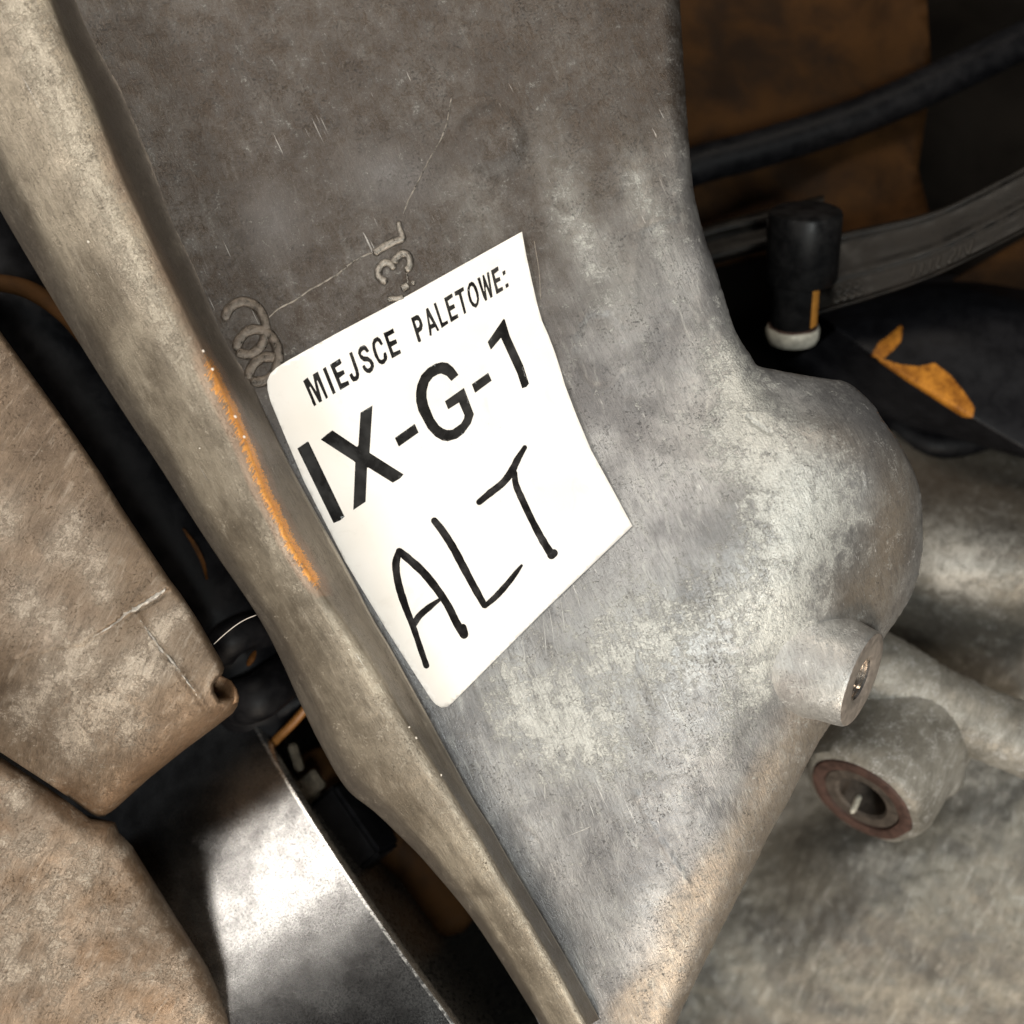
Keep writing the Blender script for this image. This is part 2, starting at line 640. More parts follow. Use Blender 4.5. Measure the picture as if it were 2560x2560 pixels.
R_OUT = [(1690, -300), (1700, 0), (1715, 250), (1727, 412), (1737, 491), (1760, 586), (1787, 665), (1816, 760), (1840, 831),
         (1882, 897), (1892, 914), (1948, 926), (2002, 937), (2085, 949), (2118, 956), (2151, 980), (2184, 1013), (2205, 1046),
         (2250, 1110), (2288, 1187), (2302, 1238), (2307, 1316), (2304, 1393), (2284, 1476), (2245, 1545), (2207, 1600),
         (2160, 1690), (2100, 1780), (2053, 1845), (1995, 1954), (1970, 2004), (1922, 2088), (1897, 2142), (1800, 2330),
         (1690, 2560), (1620, 2760)]
W_LOOP = R_OUT + [(1440, 2760), (1240, 2330), (1080, 2030), (900, 1700), (740, 1400), (560, 1050), (440, 780), (330, 500),
                  (200, 100), (120, -300)]
FOOT = [(110, -260), (225, 60), (330, 250), (395, 415), (445, 555), (504, 680), (547, 788), (581, 863), (628, 954), (660, 1026), (700, 1110),
        (732, 1177), (788, 1280), (844, 1380), (882, 1450), (933, 1548), (976, 1620), (1034, 1725), (1070, 1790), (1121, 1885),
        (1186, 2004), (1230, 2073), (1273, 2150), (1430, 2420), (1570, 2680)]
# jitter the free edge a little: it is a rough casting
_ro = catmull(R_OUT, 420)
_j = np.array([mnoise.noise((i * .55, 3.1, 0)) + .6 * mnoise.noise((i * .17, 9.1, 0)) for i in range(len(_ro))])
_t = np.gradient(_ro, axis=0)
_nrm = np.stack([_t[:, 1], -_t[:, 0]], 1) / np.hypot(_t[:, 0], _t[:, 1])[:, None]
_ro = _ro + _nrm * (_j * 1.7)[:, None]
W_LOOP2 = [tuple(x) for x in _ro] + W_LOOP[len(R_OUT):]


def round_edge(d, r):
    """drop in mm for pixel distance d from an edge of radius r px"""
    q = np.clip((r - d) / r, 0, 1)
    return (1 - np.sqrt(1 - q * q)) * r * S


def bump_line(p, line, w, h):
    return h * np.exp(-(dist_poly(p, line) / w) ** 2)


def wall_surface(p):
    z = wall_z(p)
    d = dist_poly(p, _ro[::3])
    rad = 45 + 60 * np.clip((p[:, 1] - 1000) / 250, 0, 1) - 45 * np.clip((p[:, 1] - 1750) / 150, 0, 1)
    z = z - round_edge(d, rad) * (0.8 + 0 * d)
    z += 0.16 * nz(p, .010, 2.0) + 0.07 * nz(p, .045, 5.0) * np.clip(.4 + (p[:, 0] - 1300) / 700, .3, 1)
    # crease under the flat top of the lobe, cracks and flaws of the casting
    z += bump_line(p, [(1885, 945), (1935, 985), (2010, 1030), (2075, 1045)], 30, -.9)
    z += bump_line(p, [(1870, 1042), (1888, 1060), (1905, 1070), (1925, 1083)], 4.5, -.75)
    z += bump_line(p, [(2155, 1180), (2158, 1215)], 4, -.3)
    z += bump_line(p, [(1590, 1985), (1615, 2030), (1645, 2090), (1665, 2125), (1680, 2150), (1720, 2210)], 5, .55)
    z += bump_line(p, [(1600, 2000), (1625, 2045), (1655, 2104)], 4, -.4)
    z += bump_line(p, [(1310, 2075), (1335, 2090), (1350, 2120)], 4, -.3)
    z += bump_line(p, [(1620, 470), (1622, 520), (1600, 573), (1590, 640), (1588, 740)], 3.5, .28)
    z += bump_line(p, [(1590, 575), (1640, 560), (1670, 545), (1690, 545)], 4, .35)
    z += bump_line(p, [(1550, 413), (1550, 470), (1520, 503)], 3.5, .25)
    z += bump_line(p, [(1728, 450), (1690, 490), (1684, 540)], 4, .3)
    # shallow round ejector dent
    e = np.hypot((p[:, 0] - 1500) / 62, (p[:, 1] - 873) / 96)
    z += -.35 * np.clip((1.0 - e) / .08, 0, 1) * (e < 1) + .22 * np.exp(-((e - 1.02) / .03) ** 2)
    e = np.hypot(p[:, 0] - 1228, p[:, 1] - 345)
    z += 1.3 * sst(105 - e, 0, 55)
    return z


def blob(p, x, y, rx, ry=None, rot=0):
    ry = ry or rx
    c, s = math.cos(math.radians(rot)), math.sin(math.radians(rot))
    dx, dy = p[:, 0] - x, p[:, 1] - y
    u, v = (dx * c + dy * s) / rx, (-dx * s + dy * c) / ry
    return np.exp(-(u * u + v * v))


def sst(x, a, b):
    t = np.clip((x - a) / (b - a), 0, 1)
    return t * t * (3 - 2 * t)


def wall_zone(p):
    x, y = p[:, 0], p[:, 1]
    w = 70 * nz(p, .006, 1.0, 4)
    # R brown oil film plus painted shade, G pale oxide, B smudges and foot shade
    R = 1 - sst(x * .62 + y * .55 + w, 1150, 1560)
    low = sst(x * .857 + y * .514 + .45 * w, 2575, 2650) * sst(y, 1560, 1760)
    R = np.clip(np.maximum(R * .97, .12 * low) + .35 * blob(p, 2200, 1330, 55, 170, 12) + .55 * blob(p, 2120, 1490, 70, 90, 20), 0, 1)
    G = (1.0 * blob(p, 2010, 1290, 150, 190, -10) + .8 * blob(p, 1840, 960, 60, 160, -25) + .75 * blob(p, 1930, 1540, 120, 110)
         + .65 * blob(p, 1880, 1720, 60, 130, 30) + .7 * blob(p, 1600, 1600, 190, 110, -20) + .55 * blob(p, 1330, 1760, 170, 90, 30)
         + .5 * blob(p, 1860, 1100, 120) + .5 * blob(p, 1450, 1850, 160, 120) + .4 * blob(p, 1460, 560, 60, 160, -25)
         + .35 * blob(p, 1620, 500, 40, 130, -20) + .35 * blob(p, 1570, 720, 60, 90))
    B = (.9 * blob(p, 1635, 700, 45, 80) + .6 * blob(p, 1790, 1290, 60, 40) + .6 * blob(p, 1650, 950, 50, 80, 20)
         + .7 * blob(p, 1960, 1440, 90, 45, 35) + .5 * blob(p, 1420, 1480, 160, 70, -40) + .55 * blob(p, 1500, 2000, 130, 100, 20)
         + .5 * blob(p, 1820, 1760, 60, 120, 20) + .5 * blob(p, 1700, 800, 40, 120, 15) + .6 * blob(p, 1640, 2120, 120, 60))
    # film worn through in streaks at the top
    worn = (blob(p, 1430, 560, 55, 190, -14) + blob(p, 1600, 470, 45, 110, -16) + .8 * blob(p, 1660, 620, 30, 100, -18)
            + .5 * blob(p, 1200, 560, 60, 120, -10) + .7 * blob(p, 1700, 500, 30, 140, -12))
    R = np.clip(R - .30 * worn * (.6 + 1.2 * nz(p, .03, 31.0, 3)), 0, 1)
    G = np.clip(G, 0, 1) * (1 - .8 * R) + .26 * np.clip(worn, 0, 1)
    B = B + .7 * blob(p, 975, 440, 110, 70, 10) + .5 * blob(p, 680, 560, 80, 90)
    T = .75 * low + .75 * blob(p, 2230, 1340, 60, 210, 8) + .5 * blob(p, 2150, 1500, 80, 80) + .4 * blob(p, 2080, 1100, 120, 50, 20)  # tan on the lower right faces, partly warm light painted in
    G = G * (1 - .7 * np.clip(T, 0, 1))
    B = B + 1.2 * np.exp(-(dist_poly(p, FOOT) / 55) ** 2) * sst(y, 900, 1300) * (1 - .6 * sst(y, 1850, 2050))  # shade beside the flange foot, painted as a dark strip
    return np.stack([np.clip(R, 0, 1), np.clip(G, 0, 1), np.clip(B, 0, 1), np.clip(T, 0, 1)], 1)


fx, fy = np.meshgrid(np.arange(1700, 2320, 5.0), np.arange(880, 1700, 5.0))
ext = np.stack([fx.ravel(), fy.ravel()], 1) + rng.uniform(-1, 1, (fx.size, 2))
sheet("housing_wall", [W_LOOP2], 9, wall_surface, m_wall, casting, edge_step=6, skirt=60, attr=wall_zone, extra=ext)

# ------------------------------------------------------------------ gearbox casting: flange rib
OUTER = [(-320, -60), (-120, 310), (20, 560), (130, 745), (228, 905), (318, 1045), (400, 1168), (462, 1266), (535, 1378),
         (625, 1509), (665, 1575), (704, 1653), (751, 1758), (802, 1863), (867, 1972), (940, 2033), (1012, 2102), (1059, 2150),
         (1190, 2310), (1400, 2640)]
CREST = [(40, -260), (150, 60), (230, 250), (302, 440), (344, 530), (414, 680), (485, 829), (532, 925), (587, 1041), (611, 1092), (658, 1219),
         (698, 1299), (730, 1367), (800, 1475), (853, 1548), (933, 1664), (1023, 1816), (1099, 1935), (1160, 2030), (1232, 2150),
         (1390, 2420), (1530, 2680)]
AX = np.array([.52, .854])
PV = np.array([.854, -.52])


def rail_v(r):
    q = catmull(r, 500)
    u = q @ AX
    v = q @ PV
    o = np.argsort(u)
    return u[o], v[o]


_uo, _vo = rail_v(OUTER)
_uc, _vc = rail_v(CREST)
_uf, _vf = rail_v(FOOT)
U = np.arange(-180, 2960, 7.0)
vo, vc, vf = np.interp(U, _uo, _vo), np.interp(U, _uc, _vc), np.interp(U, _uf, _vf)
PROF = [(.10, -45, 0), (.035, -22, 0), (.0, -8, 0), (.008, -2, 0), (.03, 3, 0), (.09, 8.5, 0), (.15, 12.6, 0), (.19, 14.6, 0), (.24, 16.0, 0), (.40, 18.6, 0),
        (.58, 21.0, 0), (.66, 21.8, 0), (.82, 23.4, 0), (.91, 23.9, 0), (.975, 23.8, 0), (1.03, 23.0, 0), (1.12, 21.0, 0), (1.35, 15.6, 0), (1.6, 9.5, 3.0), (1.8, 4.6, 7.5),
        (1.93, 1.9, 9.0), (1.975, 1.0, 9.4), (1.995, .3, 8.8), (2.005, -.8, 4.5), (2.005, -4, -4)]
_wf = wall_z(np.array([AX * u + PV * np.interp(u, _uf, _vf) for u in U]))
WZ_FOOT = lambda u: np.interp(u, U, _wf)
prof = catmull([(a, b, c) for a, b, c in PROF], 110)
verts, wv, uv_ = [], [], []
for a, zb, lip in prof:
    for i, u in enumerate(U):
        ycen = (AX * u + PV * vc[i])[1]
        f = 1.0 - .42 * float(sst(np.array(ycen), 1150, 2150))
        lp = float(sst(np.array(ycen), 950, 1450)) * (1 - .5 * float(sst(np.array(ycen), 1850, 2150)))
        v = vo[i] + (vc[i] - vo[i]) * a if a <= 1 else vc[i] + (vf[i] - vc[i]) * (a - 1)
        px, py = AX * u + PV * v
        z = zb * f if zb > 0 else zb
        z = z + lip * lp * .55
        if a > 1.0:
            # upper stretch: the inner side runs out into the wall in a hollow fillet
            fil = 1.0 - float(sst(np.array(py), 850, 1200))
            if fil > 0:
                t = min(1.0, a - 1.0)
                zw = float(WZ_FOOT(u))
                z = z * (1 - fil) + fil * (zw - .25 + (23.4 - zw) * (1 - t) ** 2.3)
        if 0.03 < a < 1.97:
            z += .12 * mnoise.fractal((px * .012, py * .012, 4), 1, 2, 3) + .09 * mnoise.fractal((px * .06, py * .06, 7), 1, 2, 2)
            # long shallow casting ridges down the face
            z += .4 * math.exp(-((a - .60 - .05 * math.sin(u * .004)) / .03) ** 2) - .4 * math.exp(-((a - .67 - .05 * math.sin(u * .004)) / .025) ** 2) - .35 * math.exp(-((a - .40 - .04 * math.sin(u * .006 + 1)) / .018) ** 2) * max(0, mnoise.noise((u * .006, 2, 0)) + .3) + .3 * math.exp(-((a - .22 - .02 * math.sin(u * .01)) / .02) ** 2)
        verts.append(tuple(W(px, py, z)))
        wv.append(a)
        uv_.append((px, py))
nu = len(U)
faces = [(i * nu + j, i * nu + j + 1, (i + 1) * nu + j + 1, (i + 1) * nu + j) for i in range(len(prof) - 1) for j in range(nu - 1)]
mf = mesh_of("flange_rib", verts, faces)
wv = np.array(wv)
uv_ = np.array(uv_)
nn = nz(uv_[:, :] * 1.0, .02, 8.0, 3)
yy = uv_[:, 1]
orange = np.exp(-((wv - 1.0 - .06 * nn) / np.where(wv > 1, .27, .085)) ** 2) * (.30 + .85 * sst(yy, 830, 960) * (1 - sst(yy, 1430, 1500)))  # warm reflection along the crest, painted as an orange mask
orange = np.where(yy > 1490, orange * .2, orange) * sst(yy, 200, 420)
orange *= np.where(yy < 860, .9, 1)
brownz = sst(wv, 1.02, 1.25) * (.95 - .5 * sst(yy, 1000, 1450)) * (1 - .9 * np.exp(-((wv - 1.955) / .03) ** 2) * sst(yy, 1000, 1400)) + .75 * (1 - sst(wv, .05, .30)) + .25 * sst(yy, 1750, 2150) * sst(wv, .8, 1)  # brown film; the outer side is also darkened to paint its shading
pale = (.55 * np.exp(-((wv - .80) / .13) ** 2) * (1 - sst(yy, 750, 1050)) + .35 * np.exp(-((wv - .75) / .15) ** 2) + 1.0 * np.exp(-((wv - 1.955) / .03) ** 2) * sst(yy, 1000, 1400))
set_attr(mf, np.stack([np.clip(brownz, 0, 1), np.clip(pale, 0, 1), np.clip(orange, 0, 1)], 1).astype(np.float32))
link("flange_rib", mf, m_flange, casting)

# pale grit stuck on the flange
for (px, py, r) in [(485, 829, .42), (508, 878, .36), (531, 924, .42), (587, 1041, .42), (611, 1091, .42), (500, 1121, .24),
                    (471, 1190, .28), (861, 1545, .2), (872, 1624, .35), (932, 1662, .3), (1023, 1818, .32), (1040, 1845, .35),
                    (1102, 1938, .35), (220, 605, .4)]:
    bm = bmesh.new()
    bmesh.ops.create_icosphere(bm, subdivisions=2, radius=r * .8 * MM)
    for v in bm.verts:
        v.co *= 1 + .9 * mnoise.noise(v.co * 2100 + Vector((px, py, 0)))
    me = bpy.data.meshes.new("grit_speck")
    # height of flange under this pixel
    q = np.argmin(((uv_ - np.array([px, py])) ** 2).sum(1) + np.where(wv < .05, 1e9, 0))
    zz = verts[q][2] / MM
    bm.to_mesh(me)
    bm.free()
    o = link("grit_speck", me, m_speck, casting)
    o.location = W(px, py, zz + .02)

# ------------------------------------------------------------------ gearbox casting: emblem, cast characters, seams
_wz = lambda x, y: float(wall_surface(np.array([[x, y]], float))[0])


def relief(name, pts, rad, n=50, flat=.7, lift=.05, wob=.15, mat=None):
    return tube(name, [(x, y, _wz(x, y) + lift) for x, y in pts], rad, mat or m_relief, casting, n=n, seg=10, flat=flat, wob=wob)


def arc_pts(cx, cy, a, b, t0, t1, n=16, tilt=-8):
    c, s = math.cos(math.radians(tilt)), math.sin(math.radians(tilt))
    out = []
    for i in range(n):
        t = math.radians(t0 + (t1 - t0) * i / (n - 1))
        x, y = a * math.cos(t), b * math.sin(t)
        out.append((cx + x * c - y * s, cy + x * s + y * c))
    return out


# angles: 0 = right, 90 = down (pixel axes)
m_emblem2 = plain("rubbed_emblem", (.135, .115, .097), .36, .75, .5, .6, .7)
relief("emblem_ring", arc_pts(612, 820, 52, 66, -160, 128, 22), 1.4, 70, .5, -.12, .15, m_emblem2)
relief("emblem_ring", arc_pts(643, 889, 53, 66, -165, 122, 22), 1.4, 70, .5, -.06, .15, m_emblem2)
relief("emblem_ring", arc_pts(674, 958, 53, 66, -168, -62, 12), 1.4, 50, .5, -.02, .15, m_emblem2)


def c7(L):
    return [(900 + x / 7.43, 520 + y / 7.43) for x, y in L]


relief("cast_character", c7([(715, 230), (740, 400), (790, 560), (640, 620), (430, 730), (240, 860)]), [.9, .75, 1.0, 1.05, 1.1, 1.05], 50, .75)
relief("cast_character", c7([(520, 1370), (400, 1330), (340, 1220), (370, 1090), (480, 1010), (590, 1060), (640, 1160)]), 1.05, 50, .75)
relief("cast_character", c7([(635, 1050), (660, 950), (780, 850), (880, 870), (930, 1000), (900, 1120), (820, 1160)]), 1.05, 50, .75)
relief("cast_character", c7([(870, 1200), (885, 1400)]), .22, 20)
relief("cast_character", c7([(760, 1510), (850, 1460), (900, 1410)]), .95, 20, .9)
relief("cast_character", c7([(950, 1390), (1030, 1390)]), .6, 20)
relief("cast_character", c7([(490, 1690), (620, 1690), (760, 1680), (830, 1640)]), .85, 30, .9)
relief("casting_seam", [(668, 796), (700, 770), (735, 752), (770, 728), (810, 705), (845, 685), (880, 656), (905, 642), (930, 632)], .22, 160, .6, .03, 1.0, m_relief)
relief("casting_seam", [(1008, 535), (1022, 500), (1040, 465), (1055, 435), (1070, 405), (1110, 330), (1130, 240)], .16, 120, .6, .02, 1.0, m_relief)
relief("casting_seam", [(1335, 600), (1348, 680), (1352, 750)], .10, 60, .6, 0, .8, m_emblem)
for (x0, y0, x1, y1) in [(1400, 1490, 1412, 1580), (1372, 1520, 1386, 1610), (1357, 1545, 1366, 1640), (1440, 1480, 1450, 1520), (1305, 1590, 1315, 1680),
                         (1692, 1611, 1717, 1660), (1728, 1624, 1738, 1642), (1677, 1736, 1721, 1823), (1612, 1832, 1638, 1870), (1761, 1733, 1786, 1772),
                         (1786, 1667, 1815, 1725), (1730, 1750, 1752, 1800), (1664, 1625, 1670, 1640), (1540, 1960, 1560, 2010), (1470, 2000, 1486, 2045),
                         (1360, 1950, 1362, 2000), (1480, 2065, 1420, 2090), (1600, 1640, 1616, 1672)]:
    relief("scratch_burr", [(x0, y0), ((x0 + x1) / 2 + 1, (y0 + y1) / 2), (x1, y1)], [.02, .09, .03], 30, .4, .02, .6, m_scratch)

# ------------------------------------------------------------------ gearbox casting: threaded boss
bn = Vector((.797, -.304, .523)).normalized()
bo = W(2157, 1700, 9.0)
pb = lathe("threaded_boss", bo, bn, [(19, -30), (16.2, -18), (14.4, -12), (13.3, -7), (12.6, -2.5), (12.3, -.8), (11.9, -.1)], m_boss, casting, 72, wob=.03)
lathe("boss_face", bo, bn, [(11.95, -.12), (11.7, 0), (6.4, 0), (5.6, -.6)], m_rimface, pb, 72)
thr = [(5.62, -.6)]
for i in range(9):
    thr += [(5.1, -1.1 - i), (5.6, -1.6 - i)]
thr += [(5.0, -11), (0, -12)]
m_thread = plain("bright_thread", (.66, .60, .54), .22, .95, .12, .3, .03)
lathe("thread", bo, bn, thr, m_thread, pb, 56)

# ------------------------------------------------------------------ label
label = thing("paper_label", "white pallet place label reading IX-G-1 with handwritten ALT stuck on the casting", "label")
TL = [(747, 886), (715, 904), (690, 920), (675, 935), (668, 953), (669, 975), (676, 1003)]
BL = [(1077, 1747), (1088, 1760), (1103, 1769), (1118, 1767), (1131, 1757)]
L_LOOP = ([(1305, 579), (1154, 663), (999, 750), (844, 832)] + TL + [(712, 1090), (760, 1203), (863, 1404), (973, 1585)] + BL
          + [(1355, 1532), (1581, 1315), (1530, 1220), (1478, 1126), (1440, 1035), (1413, 964), (1400, 920), (1387, 880), (1371, 838), (1355, 802),
             (1343, 760), (1329, 699), (1316, 640)])


def label_surface(p):
    z = wall_z(p) + .55
    # slight lift along the bottom-right and left edges, low waves of the vinyl
    d = dist_poly(p, [(1305, 579), (1329, 699), (1387, 880), (1478, 1126), (1581, 1315)])
    z += .9 * np.exp(-(d / 45) ** 2) * (.5 + .5 * np.sin(p[:, 1] * .013))
    z += .12 * np.sin(p[:, 0] * .011 + p[:, 1] * .006) + .08 * np.sin(p[:, 1] * .017 - p[:, 0] * .004)
    return z


sheet("label_sheet", [L_LOOP], 12, label_surface, m_label, label, edge_step=8, skirt=.25)


def glyph(name, polys, org, sc, mat=m_ink, off=.07):
    loops = [[(org[0] + x / sc, org[1] + y / sc) for x, y in l] for l in polys]
    p, f, _ = fill2d(loops, 6, 3)
    z = label_surface(p) + off
    return link(name, mesh_of(name, Warr(p, z), f), mat, label)


o1, o2, s1 = (740, 800), (1000, 640), 6.44
for g in [
    [[(115, 985), (185, 925), (330, 1155), (270, 880), (350, 830), (517, 1245), (483, 1272), (345, 970), (335, 985), (370, 1110), (422, 1305),
      (380, 1330), (365, 1315), (230, 1070), (215, 1090), (330, 1365), (292, 1390), (260, 1330), (250, 1290)]],
    [[(430, 790), (478, 755), (640, 1170), (595, 1200)]],
    [[(545, 720), (705, 620), (735, 690), (715, 715), (630, 770), (665, 845), (765, 803), (787, 865), (695, 935), (728, 1022), (840, 975),
      (862, 1040), (712, 1130)]],
    [[(855, 535), (900, 510), (1000, 790), (1020, 880), (1010, 940), (980, 978), (920, 992), (885, 950), (857, 885), (900, 850), (925, 900),
      (945, 912), (965, 890), (955, 830)]],
    [[(1180, 500), (1140, 528), (1110, 490), (1085, 485), (1050, 520), (1048, 555), (1090, 585), (1155, 590), (1215, 635), (1250, 690),
      (1258, 745), (1235, 815), (1190, 857), (1140, 850), (1095, 810), (1068, 760), (1075, 735), (1105, 720), (1125, 760), (1155, 785),
      (1190, 765), (1205, 730), (1180, 680), (1150, 668), (1090, 668), (1035, 620), (997, 535), (1005, 480), (1030, 432), (1095, 402), (1130, 425)]],
    [[(1400, 385), (1370, 412), (1325, 350), (1305, 345), (1275, 380), (1275, 430), (1300, 520), (1340, 620), (1370, 645), (1410, 625),
      (1410, 535), (1430, 520), (1450, 522), (1470, 590), (1465, 640), (1420, 705), (1380, 718), (1330, 690), (1270, 590), (1235, 480),
      (1225, 380), (1250, 305), (1310, 270), (1360, 305)]],
    [[(1405, 210), (1435, 200), (1510, 165), (1560, 132), (1585, 205), (1480, 265), (1508, 350), (1610, 308), (1630, 375), (1535, 430),
      (1570, 522), (1675, 478), (1693, 535), (1545, 620)]],
]:
    glyph("letter", g, o1, s1)
for g in [
    [[(175, 1000), (265, 950), (300, 955), (345, 1030), (367, 1110), (355, 1190), (300, 1240), (342, 1365), (320, 1387), (292, 1385)],
     [(235, 1050), (270, 1033), (300, 1045), (315, 1095), (305, 1140), (275, 1160)]],
    [[(415, 855), (450, 832), (635, 1195), (602, 1212), (565, 1145), (505, 1175), (510, 1280), (478, 1287), (455, 1130)],
     [(462, 975), (530, 1085), (490, 1107)]],
    [[(540, 770), (577, 748), (685, 1075), (765, 1037), (778, 1085), (670, 1162)]],
    [[(708, 680), (838, 600), (852, 660), (767, 725), (795, 808), (870, 772), (888, 835), (808, 885), (838, 978), (928, 932), (943, 990), (820, 1068)]],
    [[(873, 578), (1022, 495), (1032, 555), (985, 590), (1067, 915), (1032, 935), (945, 622), (888, 645)]],
    [[(1155, 412), (1190, 430), (1235, 500), (1265, 600), (1275, 700), (1260, 780), (1225, 835), (1165, 810), (1115, 725), (1090, 620), (1083, 530), (1110, 440)],
     [(1155, 480), (1185, 510), (1220, 600), (1240, 690), (1230, 755), (1205, 770), (1165, 730), (1135, 640), (1122, 560), (1130, 500)]],
    [[(1242, 362), (1285, 340), (1350, 570), (1360, 565), (1325, 315), (1350, 300), (1440, 535), (1395, 270), (1432, 255), (1465, 470),
      (1492, 655), (1458, 678), (1385, 490), (1378, 520), (1405, 705), (1375, 727), (1340, 660)]],
    [[(1462, 235), (1578, 165), (1590, 230), (1517, 290), (1540, 365), (1605, 335), (1620, 395), (1550, 435), (1580, 528), (1650, 492), (1665, 550), (1553, 617)]],
    [[(1645, 255), (1692, 225), (1702, 285), (1662, 318)]],
    [[(1693, 462), (1740, 430), (1753, 485), (1708, 522)]],
]:
    glyph("letter", g, o2, s1)
o3, o4, s3 = (720, 980), (960, 760), 4.83
glyph("letter", [[(113, 683), (235, 600), (250, 605), (682, 1505), (630, 1550), (550, 1582)]], o3, s3)
glyph("letter", [[(397, 575), (460, 520), (535, 463), (835, 665), (850, 640), (875, 250), (1020, 162), (985, 735), (1395, 995), (1350, 1045),
                  (1265, 1095), (970, 912), (955, 915), (937, 1325), (788, 1425), (812, 850), (790, 830)]], o3, s3)
glyph("dash", [[(1290, 555), (1530, 385), (1577, 490), (1337, 660)]], o3, s3)
glyph("letter", [[(900, 855), (813, 930), (760, 870), (690, 840), (650, 850), (590, 885), (540, 950), (515, 1050), (515, 1130), (535, 1220),
                  (600, 1380), (660, 1465), (710, 1503), (760, 1522), (825, 1520), (930, 1445), (965, 1385), (972, 1345), (905, 1190),
                  (775, 1272), (735, 1175), (965, 1013), (1085, 1330), (1050, 1440), (960, 1565), (880, 1625), (770, 1657), (705, 1648),
                  (620, 1600), (530, 1505), (415, 1290), (388, 1180), (385, 1080), (400, 980), (450, 860), (530, 775), (620, 722), (700, 702),
                  (770, 712), (835, 765)]], o4, s3)
glyph("dash", [[(1060, 970), (1258, 830), (1300, 925), (1100, 1073)]], o4, s3)
glyph("digit", [[(1252, 460), (1435, 190), (1448, 178), (1460, 190), (1520, 390), (1680, 740), (1750, 960), (1720, 1000), (1668, 1018),
                 (1610, 840), (1412, 408), (1290, 553)]], o4, s3)


def stroke(pts, off):
    """marker stroke: (x, y, width) in the enlarged view of the handwriting"""
    org, sc = (940, 1080), 3.22
    q = catmull([(org[0] + x / sc, org[1] + y / sc, w / sc) for x, y, w in pts], 40)
    t = np.gradient(q[:, :2], axis=0)
    t /= np.hypot(t[:, 0], t[:, 1])[:, None]
    nr = np.stack([-t[:, 1], t[:, 0]], 1)
    jit = np.array([1 + .10 * mnoise.noise((x * .06, y * .06, 2)) + .05 * mnoise.noise((x * .3, y * .3, 5)) for x, y in q[:, :2]])
    h = q[:, 2:3] * .5 * jit[:, None]
    A, B = q[:, :2] + nr * h, q[:, :2] - nr * h
    cap1 = [q[-1, :2] + (nr[-1] * math.cos(a) + t[-1] * math.sin(a)) * h[-1] for a in np.linspace(0, math.pi, 9)[1:-1]]
    cap0 = [q[0, :2] + (-nr[0] * math.cos(a) - t[0] * math.sin(a)) * h[0] for a in np.linspace(0, math.pi, 9)[1:-1]]
    loop = [tuple(x) for x in A] + [tuple(x) for x in cap1] + [tuple(x) for x in B[::-1]] + [tuple(x) for x in cap0]
    p, f, _ = fill2d([loop], 5, 3)
    # ink lies a little thicker along the middle of the stroke
    d = np.min(np.hypot(p[:, None, 0] - q[None, :, 0], p[:, None, 1] - q[None, :, 1]), 1)
    z = label_surface(p) + off + .05 * np.clip(1 - (d / 9.0) ** 2, 0, 1)
    link("marker_stroke", mesh_of("marker_stroke", Warr(p, z), f), m_marker, label)


stroke([(185, 962, 52), (160, 1060, 62), (180, 1220, 62), (235, 1400, 60), (300, 1570, 50), (350, 1720, 50), (405, 1880, 48)], .07)
stroke([(188, 962, 62), (260, 1020, 62), (380, 1130, 68), (490, 1265, 64), (580, 1400, 62), (650, 1540, 64), (708, 1632, 66)], .085)
stroke([(700, 1575, 60), (712, 1630, 62)], .10)
stroke([(525, 1340, 22), (430, 1410, 48), (350, 1480, 54), (305, 1548, 48)], .115)
stroke([(470, 715, 56), (530, 790, 62), (620, 930, 64), (700, 1080, 64), (780, 1230, 60), (872, 1395, 48)], .07)
stroke([(878, 1400, 38), (960, 1330, 48), (1060, 1220, 46), (1130, 1130, 38), (1172, 1075, 20)], .085)
stroke([(830, 565, 50), (920, 490, 55), (1020, 410, 58), (1090, 320, 60), (1140, 220, 52), (1198, 124, 36)], .07)
stroke([(1115, 330, 45), (1125, 420, 50), (1175, 540, 55), (1260, 720, 55), (1340, 870, 60), (1405, 975, 62)], .085)
stroke([(1412, 990, 68), (1432, 975, 64)], .10)

# ------------------------------------------------------------------ brown bracket casting, lower left
bracket = thing("bracket_casting", "brown grained aluminium bracket casting with a notched corner beside the dark gap", "casting")
BR = [(-150, 640), (-20, 800), (124, 998), (183, 1081), (252, 1183), (303, 1266), (375, 1375), (426, 1451), (451, 1483), (499, 1556), (531, 1613),
      (556, 1655), (561, 1670), (557, 1684), (540, 1700), (533, 1712), (535, 1728), (549, 1752), (572, 1749), (594, 1738), (596, 1752), (593, 1766), (582, 1783), (566, 1796), (535, 1820), (462, 1874), (372, 1946),
      (288, 2022), (262, 2040), (245, 2042), (227, 2033), (172, 1993), (124, 1961), (0, 1880), (-150, 1790)]
BR_right = BR[:13]
BR_bot = BR[20:32]
br_z = rbf([(-100, 800, 2), (100, 1100, 3), (300, 1350, 3), (440, 1500, 3), (530, 1640, 3), (100, 1500, 6), (300, 1600, 6), (450, 1720, 4),
            (0, 1700, 6), (150, 1800, 4), (330, 1830, 2), (480, 1830, -1), (250, 1960, -4), (100, 1930, -3), (-100, 1760, 0)])


